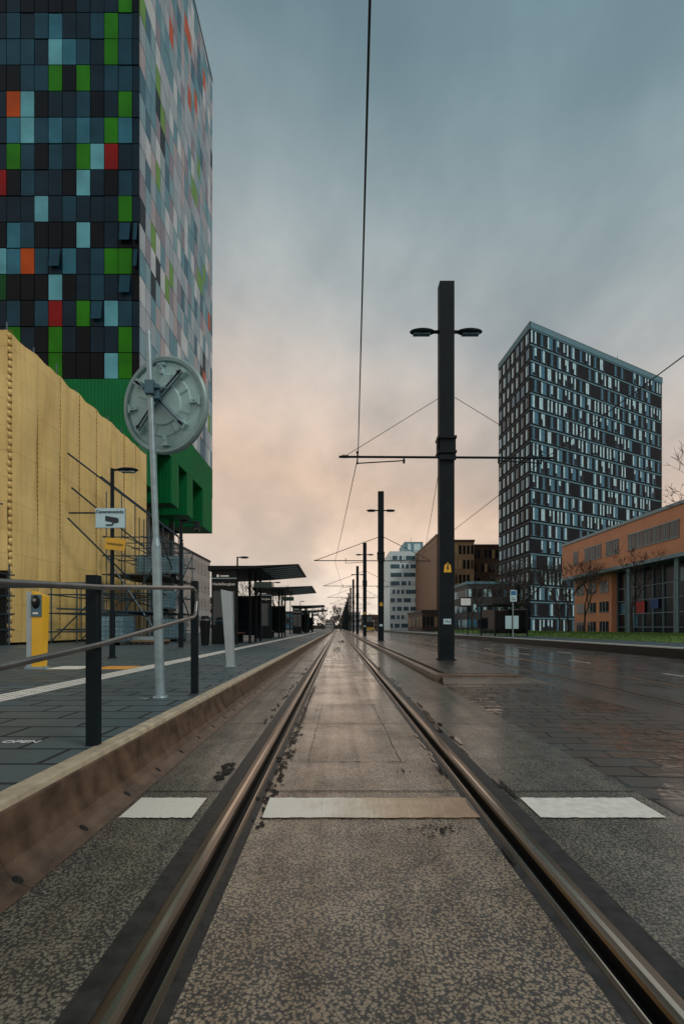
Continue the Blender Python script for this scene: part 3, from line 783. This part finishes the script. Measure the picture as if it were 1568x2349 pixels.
def f1(fb,L):
    for u0,n in ((2.6,1),(4.9,3),(8.8,2),(12.2,6),(21,5),(28,3)):
        for k in range(n):
            u=u0+k*1.05
            fb(u,u+.98,7.7,8.9,.0,.03,M_glass); fb(u,u+.98,7.62,7.7,0,.08,M_cap); fb(u+.45,u+.5,7.7,8.9,.03,.05,M_cap)
        fb(u0-.06,u0+n*1.05,8.9,8.97,0,.07,M_cap)
facade(bb,(25,53.6),(25,20),f1)
def f2(fb,L):
    for s in range(3):
        for k in range(3):
            u=.5+k*2.3; z=.6+s*1.95
            fb(u,u+1.6,z,z+1.0,0,.03,M_glass); fb(u,u+1.6,z-.06,z,0,.06,M_cap); fb(u+.5,u+.55,z,z+1.,.03,.05,M_lgrey); fb(u+1.05,u+1.1,z,z+1.,.03,.05,M_lgrey)
facade(bb,(26.2,53.2),(26.2,46),f2)
def f3(fb,L):
    u=0
    while u<L:
        fb(u,u+.08,0,6.2,0,.12,M_cap); u+=1.3
    for z in (1.0,2.2,3.4,4.6): fb(0,L,z,z+.07,0,.10,M_cap)
    for k in range(14):
        u=random.uniform(0,L-1.5); z=random.choice([1.1,2.3,3.5,4.7]); fb(u,u+1.1,z,z+1.0,.01,.03,random.choice([M_pb,M_pb,M_lgrey]))
    fb(3,4.2,2.3,3.3,.12,.14,mat('banner_red',(.4,.03,.03),.6)); fb(5,6.,2.6,3.4,.12,.14,mat('banner_blue',(.03,.08,.3),.6))
facade(bb,(26.8,46),(26.8,20),f3)
for y in (24,30,36,42): bb.cyl((25.4,y,0),(25.4,y,6.2),.16,.16,M_cap,10)
bb.build('brick_office_building')
M_gr=mat('grey_cladding',(.045,.05,.056),.6,var=.2,scale=.4,spec=.3)
M_tan=mat('tan_cladding',(.32,.22,.12),.6,var=.2,scale=.3)
M_brn=mat('brown_cladding',(.08,.05,.035),.6,var=.2,scale=.3,spec=.3)
def block(name,x0,x1,y0,y1,h,wall,win,nb,ns,ws=.6,hs=.55,cap=None,fx=None,side=True,z0=0):
    b=MB(); b.box(x0,x1,y0,y1,z0,h,wall)
    def ff(fb,L):
        n=max(1,int(round(nb*L/(x1-x0)))); bw=L/n; hh=(h-z0-.6)/ns
        for s in range(ns):
            for k in range(n):
                u=(k+(1-ws)/2)*bw; z=z0+.4+(s+(1-hs)/2)*hh
                mt=win if not isinstance(win,list) else random.choice(win)
                fb(u,u+bw*ws,z,z+hh*hs,0,.06,mt)
    facade(b,(x0,y0),(x1,y0),ff)
    if side:
        if x0>0: facade(b,(x0,y1),(x0,y0),ff)
        else: facade(b,(x1,y0),(x1,y1),ff)
    b.box(x0-.15,x1+.15,y0-.15,y1+.15,h,h+.5,cap or wall)
    return b.build(name)
M_ptan=mat('pane_tan',(.45,.33,.17),.4)
M_tandark=[M_pk,M_pk,M_brn,M_ptan]
block('university_building',26,34,120,150,22.5,M_tan,M_tandark,8,6,.6,.6,M_brn)
block('university_building',34,40.5,121,150,21.5,M_brn,M_tandark,7,6,.5,.6,M_brn)
block('university_building',24.2,26,118,150,23.5,mat('rust_cladding',(.22,.12,.07),.6),[M_brn],2,8,.4,.5,None,None,False)
block('low_office_building',22.6,30.5,84,100,8.6,M_gr,[M_pk,M_pb,M_pw],9,3,.6,.5,M_band)
block('low_office_building',17.5,24,100,120,4.2,M_brn,[M_pk,M_tan],8,1,.7,.6,M_gr)
M_wc=mat('white_cladding',(.62,.78,.84),.5,var=.08,scale=.2)
M_wg=mat('window_band',(.05,.12,.17),.3,var=.3,scale=.6,spec=.3)
wt=MB()
wt.box(16.1,26.4,150,170,0,24.9,M_wc)
def fw(fb,L):
    for s in range(9):
        z=1.0+s*2.65
        fb(.3,L-.3,z,z+1.25,0,.08,M_wg)
        u=.3
        while u<L-.5:
            if random.random()<.3: fb(u,u+.55,z,z+1.25,.08,.12,M_wc)
            u+=.7
facade(wt,(16.1,150),(26.4,150),fw)
wt.box(26.4,29.3,149.5,170,0,25.8,mat('teal_cladding',(.10,.22,.27),.4,var=.2))
for k in range(5): wt.box(26.9+k*.45,27.1+k*.45,149.3,149.5,.5,25.4,M_wc)
wt.box(21,26.9,152,165,24.9,28.2,mat('plant_room',(.15,.30,.36),.5)); wt.box(22,23,151.9,152,25.5,27.6,M_wc); wt.box(24,26,151.9,152,25.5,27.6,M_wc)
wt.cyl((23.5,155,28),(23.5,155,30),.07,.05,M_lead,6)
wt.build('white_office_tower')
for (x0,x1,y,h,mt) in ((-34,-22,110,6,M_gw),(-60,-34,150,10,M_brn),(-26,-12,190,7,M_gr),(4.5,12,260,9,M_gw),(12,22,240,7,M_brn),(40,70,130,8,M_gr),(70,110,150,14,M_gw),(-9,-3,330,6,M_gw)):
    block('distant_building',x0,x1,y,y+15,h,mt,[M_pk,M_pb],8,3,.6,.5)
bu=MB(); M_busy=mat('bus_paint',(.75,.50,.06),.35); M_busw=mat('bus_white',(.6,.62,.6),.35)
bu.box(7.3,9.8,130,142,.35,1.2,M_busy); bu.box(7.3,9.8,130,142,1.2,3.0,M_busw); bu.box(7.42,9.68,129.95,130,1.15,2.6,M_pk); bu.box(7.27,9.83,130.3,141.7,1.35,2.35,M_pk); bu.box(7.7,9.4,129.93,129.96,2.68,2.92,M_ink)
for x in (7.35,9.55):
    for y in (132,139): bu.cyl((x,y,.48),(x+.25,y,.48),.48,.48,M_blk,16)
    bu.box(x,x+.25,129.94,130,.6,.8,M_txtw)
bu.build('city_bus',bevel=.06)

# ------------------------------------------------------------------ right-hand stop
rp=MB()
prism(rp,[(11.02,9),(15.5,9),(15.5,140),(11.02,140)],-.03,.30,M_plat,M_blk)
prism(rp,[(10.85,9),(11.02,9),(11.02,140),(10.85,140)],-.03,.306,M_kerbtop,mat('kerb_dark',(.03,.028,.025),.5,spec=.25))
rp.box(11.5,11.75,9,140,.30,.305,M_white)
rp.build('tram_platform',recenter=False)
gr=MB(); gr.quad([(15.6,5,.12),(18,5,.5),(18,83,.5),(15.6,83,.12)],M_grass); gr.quad([(18,5,.5),(25,5,.6),(25,83,.6),(18,83,.5)],M_grass)
gr.build('grass',recenter=False)
tuft=MB()
for i in range(5000):
    x=random.uniform(15.6,24.8); y=random.uniform(22,80); h=random.uniform(.06,.2); z=.12+min(2.4,x-15.6)*.158
    a=random.random()*3.14; dx=.05*math.cos(a); dy=.05*math.sin(a)
    tuft.add([(x-dx,y-dy,z),(x+dx,y+dy,z),(x+random.uniform(-.05,.05),y,z+h)],[(0,1,2)],M_grass)
tuft.build('grass_tufts',recenter=False)
s=MB()
s.box(11.9,15,37,41,2.75,2.88,M_blk)
for x,y in ((12.1,37.2),(12.1,40.8),(14.6,37.2),(14.6,40.8)): s.box(x,x+.1,y-.05,y+.05,.3,2.75,M_blk)
s.box(14.65,14.68,37.2,40.8,.5,2.5,M_glass); s.box(12.1,14.6,40.82,40.85,.5,2.5,M_glass); s.box(12.9,13.9,37,37.1,.9,1.9,M_signw); s.box(13.2,14.6,38,40,.7,.76,M_blk)
s.box(12.9,13.9,36.98,37.0,.86,.9,M_blk); s.box(13.38,13.42,36.98,37.0,.9,1.9,M_blk)
s.build('tram_shelter')
s=MB(); s.box(11.55,11.63,42.9,43.0,.3,3.6,M_blk); s.box(10.85,11.9,42.8,43.1,2.85,3.7,M_blk); s.box(10.93,11.82,42.785,42.8,2.98,3.6,mat('display_lit',(.75,.85,.88),.3)); s.build('departure_display')
s=MB(); s.cyl((11.5,31.6,.3),(11.5,31.6,3.5),.04,.04,M_galv,10); s.box(11.3,11.72,31.52,31.55,2.7,3.45,M_signw); s.box(11.34,11.68,31.51,31.52,3.12,3.4,mat('sign_blue',(.02,.15,.35),.4)); s.box(11.36,11.66,31.51,31.52,2.8,2.84,M_ink); s.box(11.36,11.6,31.51,31.52,2.92,2.96,M_ink); s.build('stop_sign_post')
s=MB()
for k in range(22):
    y=44+k*2.2; s.box(15.4,15.46,y,y+.06,.3,1.25,M_anth)
s.cyl((15.43,44,1.25),(15.43,92,1.25),.02,.02,M_anth,6); s.cyl((15.43,44,.8),(15.43,92,.8),.015,.015,M_anth,6)
s.build('railing_fence')

# ------------------------------------------------------------------ trees
def tree_into(mb,base,H,seed,depth=6,r=.13,spread=.55,n=5,minr=.006):
    rn=random.Random(seed)
    def rec(p,d,L,r,k):
        e=p; segs=2
        dd=d.copy()
        for s_ in range(segs):
            dd=(dd+Vector((rn.uniform(-.12,.12),rn.uniform(-.12,.12),rn.uniform(-.02,.1)))).normalized()
            q=e+dd*L/segs
            mb.cyl(e,q,r*(1-.18*s_),r*(1-.18*(s_+1)),M_bark,n if k>2 else 3,False); e=q
        if k==0: return
        for c in range(rn.choice([2,3,3]) if k>1 else 3):
            ax=Vector((rn.uniform(-1,1),rn.uniform(-1,1),rn.uniform(-.2,.5))).normalized()
            nd=(dd*(1-spread*.5)+ax*spread).normalized(); nd.z=max(nd.z,-.1)
            rec(e,nd,L*rn.uniform(.62,.85),max(minr,r*.62),k-1)
    rec(Vector(base),Vector((0,0,1)),H*.27,r,depth)
for i,(x,y,H) in enumerate([(23.3,38,8.5),(22.5,47,8),(20.5,40,6.5),(21.5,58,10),(25.5,66,12),(28,72,12.5),(22,64,9),(29.5,64,11),(19.5,70,9)]):
    t=MB(); tree_into(t,(x,y,.2),H,i+3,6,.11 if H<9 else .17,minr=.014); t.build('bare_tree')
t=MB(); tree_into(t,(20.3,27.2,.3),12,77,7,.17,minr=.012); t.build('bare_tree')
for i,(x,y,H) in enumerate([(-9.5,55,7),(-12,66,9),(-10,80,9),(-14,95,11)]):
    t=MB(); tree_into(t,(x,y,.2),H,i+33,5,.14,minr=.022); t.build('bare_tree')
t=MB()
for i in range(70):
    x=random.choice([random.uniform(-45,-8),random.uniform(-8,6),random.uniform(8,60)]); y=random.uniform(170,420)
    tree_into(t,(x,y,0),random.uniform(7,13),100+i,4,.22,.6,3,.09)
t.build('distant_trees')
hd=MB()
for i in range(1600):
    x=random.uniform(-200,200); y=random.uniform(425,440); z=random.uniform(0,6)*random.random()
    s_=random.uniform(.6,1.8); a=random.random()*3
    hd.add([(x-s_*math.cos(a),y,z),(x+s_*math.cos(a),y+1,z+.2),(x+random.uniform(-1,1),y,z+s_*1.6)],[(0,1,2)],M_bark)
hd.box(-400,400,442,450,-.1,3.2,M_bark)
hd.build('distant_treeline')
# ------------------------------------------------------------------ sky
W=bpy.data.worlds.new('World'); sc.world=W; W.use_nodes=True; nt=W.node_tree
bg=nt.nodes['Background']; out=nt.nodes['World Output']
SE,SR=math.radians(45),math.radians(125)
sky=nn(nt,'ShaderNodeTexSky'); sky.sky_type='NISHITA'; sky.sun_disc=False; sky.sun_elevation=SE; sky.sun_rotation=SR
nt.links.new(sky.outputs[0],bg.inputs[0]); bg.inputs[1].default_value=.07
co=nn(nt,'ShaderNodeTexCoord').outputs['Generated']
sp=nn(nt,'ShaderNodeSeparateXYZ'); nt.links.new(co,sp.inputs[0]); X_,Y_,Z_=sp.outputs
zc=mathn(nt,'MAXIMUM',Z_,0.)
den=mathn(nt,'ADD',zc,.38)
cb=nn(nt,'ShaderNodeCombineXYZ'); nt.links.new(mathn(nt,'DIVIDE',X_,den),cb.inputs[0]); nt.links.new(mathn(nt,'DIVIDE',Y_,den),cb.inputs[1])
cv=mapping(nt,cb.outputs[0],(1.0,.7,1),math.radians(35),(3.1,1.7,0))
c1=noise(nt,cv,1.4,5,.45); c2=noise(nt,cv,4.0,7,.55)
cl=mathn(nt,'ADD',mathn(nt,'MULTIPLY',c1,.65),mathn(nt,'MULTIPLY',c2,.35))
zz=mathn(nt,'ADD',zc,mathn(nt,'MULTIPLY',mathn(nt,'SUBTRACT',cl,.5),-.18))
zz=mathn(nt,'ADD',zz,mathn(nt,'MULTIPLY',X_,.20))
base=ramp(nt,zz,[(.0,(.80,.71,.62)),(.12,(.74,.58,.46)),(.28,(.67,.505,.385)),(.41,(.56,.48,.42)),(.54,(.43,.45,.445)),(.67,(.31,.385,.405)),(.80,(.19,.285,.32)),(1.,(.12,.215,.255))])
br=ramp(nt,cl,[(.36,(.72,.75,.77)),(.5,(.97,.97,.97)),(.62,(1.30,1.27,1.24))])
c=mixc(nt,1.,base,br,'MULTIPLY')
b2=nn(nt,'ShaderNodeBackground'); nt.links.new(c,b2.inputs[0]); b2.inputs[1].default_value=1.05
ms=nn(nt,'ShaderNodeMixShader'); ms.inputs[0].default_value=.92
nt.links.new(bg.outputs[0],ms.inputs[1]); nt.links.new(b2.outputs[0],ms.inputs[2]); nt.links.new(ms.outputs[0],out.inputs[0])
su=bpy.data.lights.new('sun','SUN'); su.energy=1.2; su.angle=math.radians(20); su.color=(1,.9,.78)
so=bpy.data.objects.new('sun',su); COL.objects.link(so)
dirv=Vector((math.sin(SR)*math.cos(SE),math.cos(SR)*math.cos(SE),math.sin(SE)))
so.rotation_euler=dirv.to_track_quat('Z','Y').to_euler(); so.location=(10,20,40)
ca=bpy.data.cameras.new('camera'); co_=bpy.data.objects.new('camera',ca); COL.objects.link(co_)
co_.location=(0,0,.98); co_.rotation_euler=(math.pi/2,0,0)
ca.sensor_fit='VERTICAL'; ca.sensor_height=36; ca.lens=16.86; ca.shift_y=.113; ca.shift_x=.0038; ca.clip_end=3000; ca.clip_start=.05
sc.camera=co_
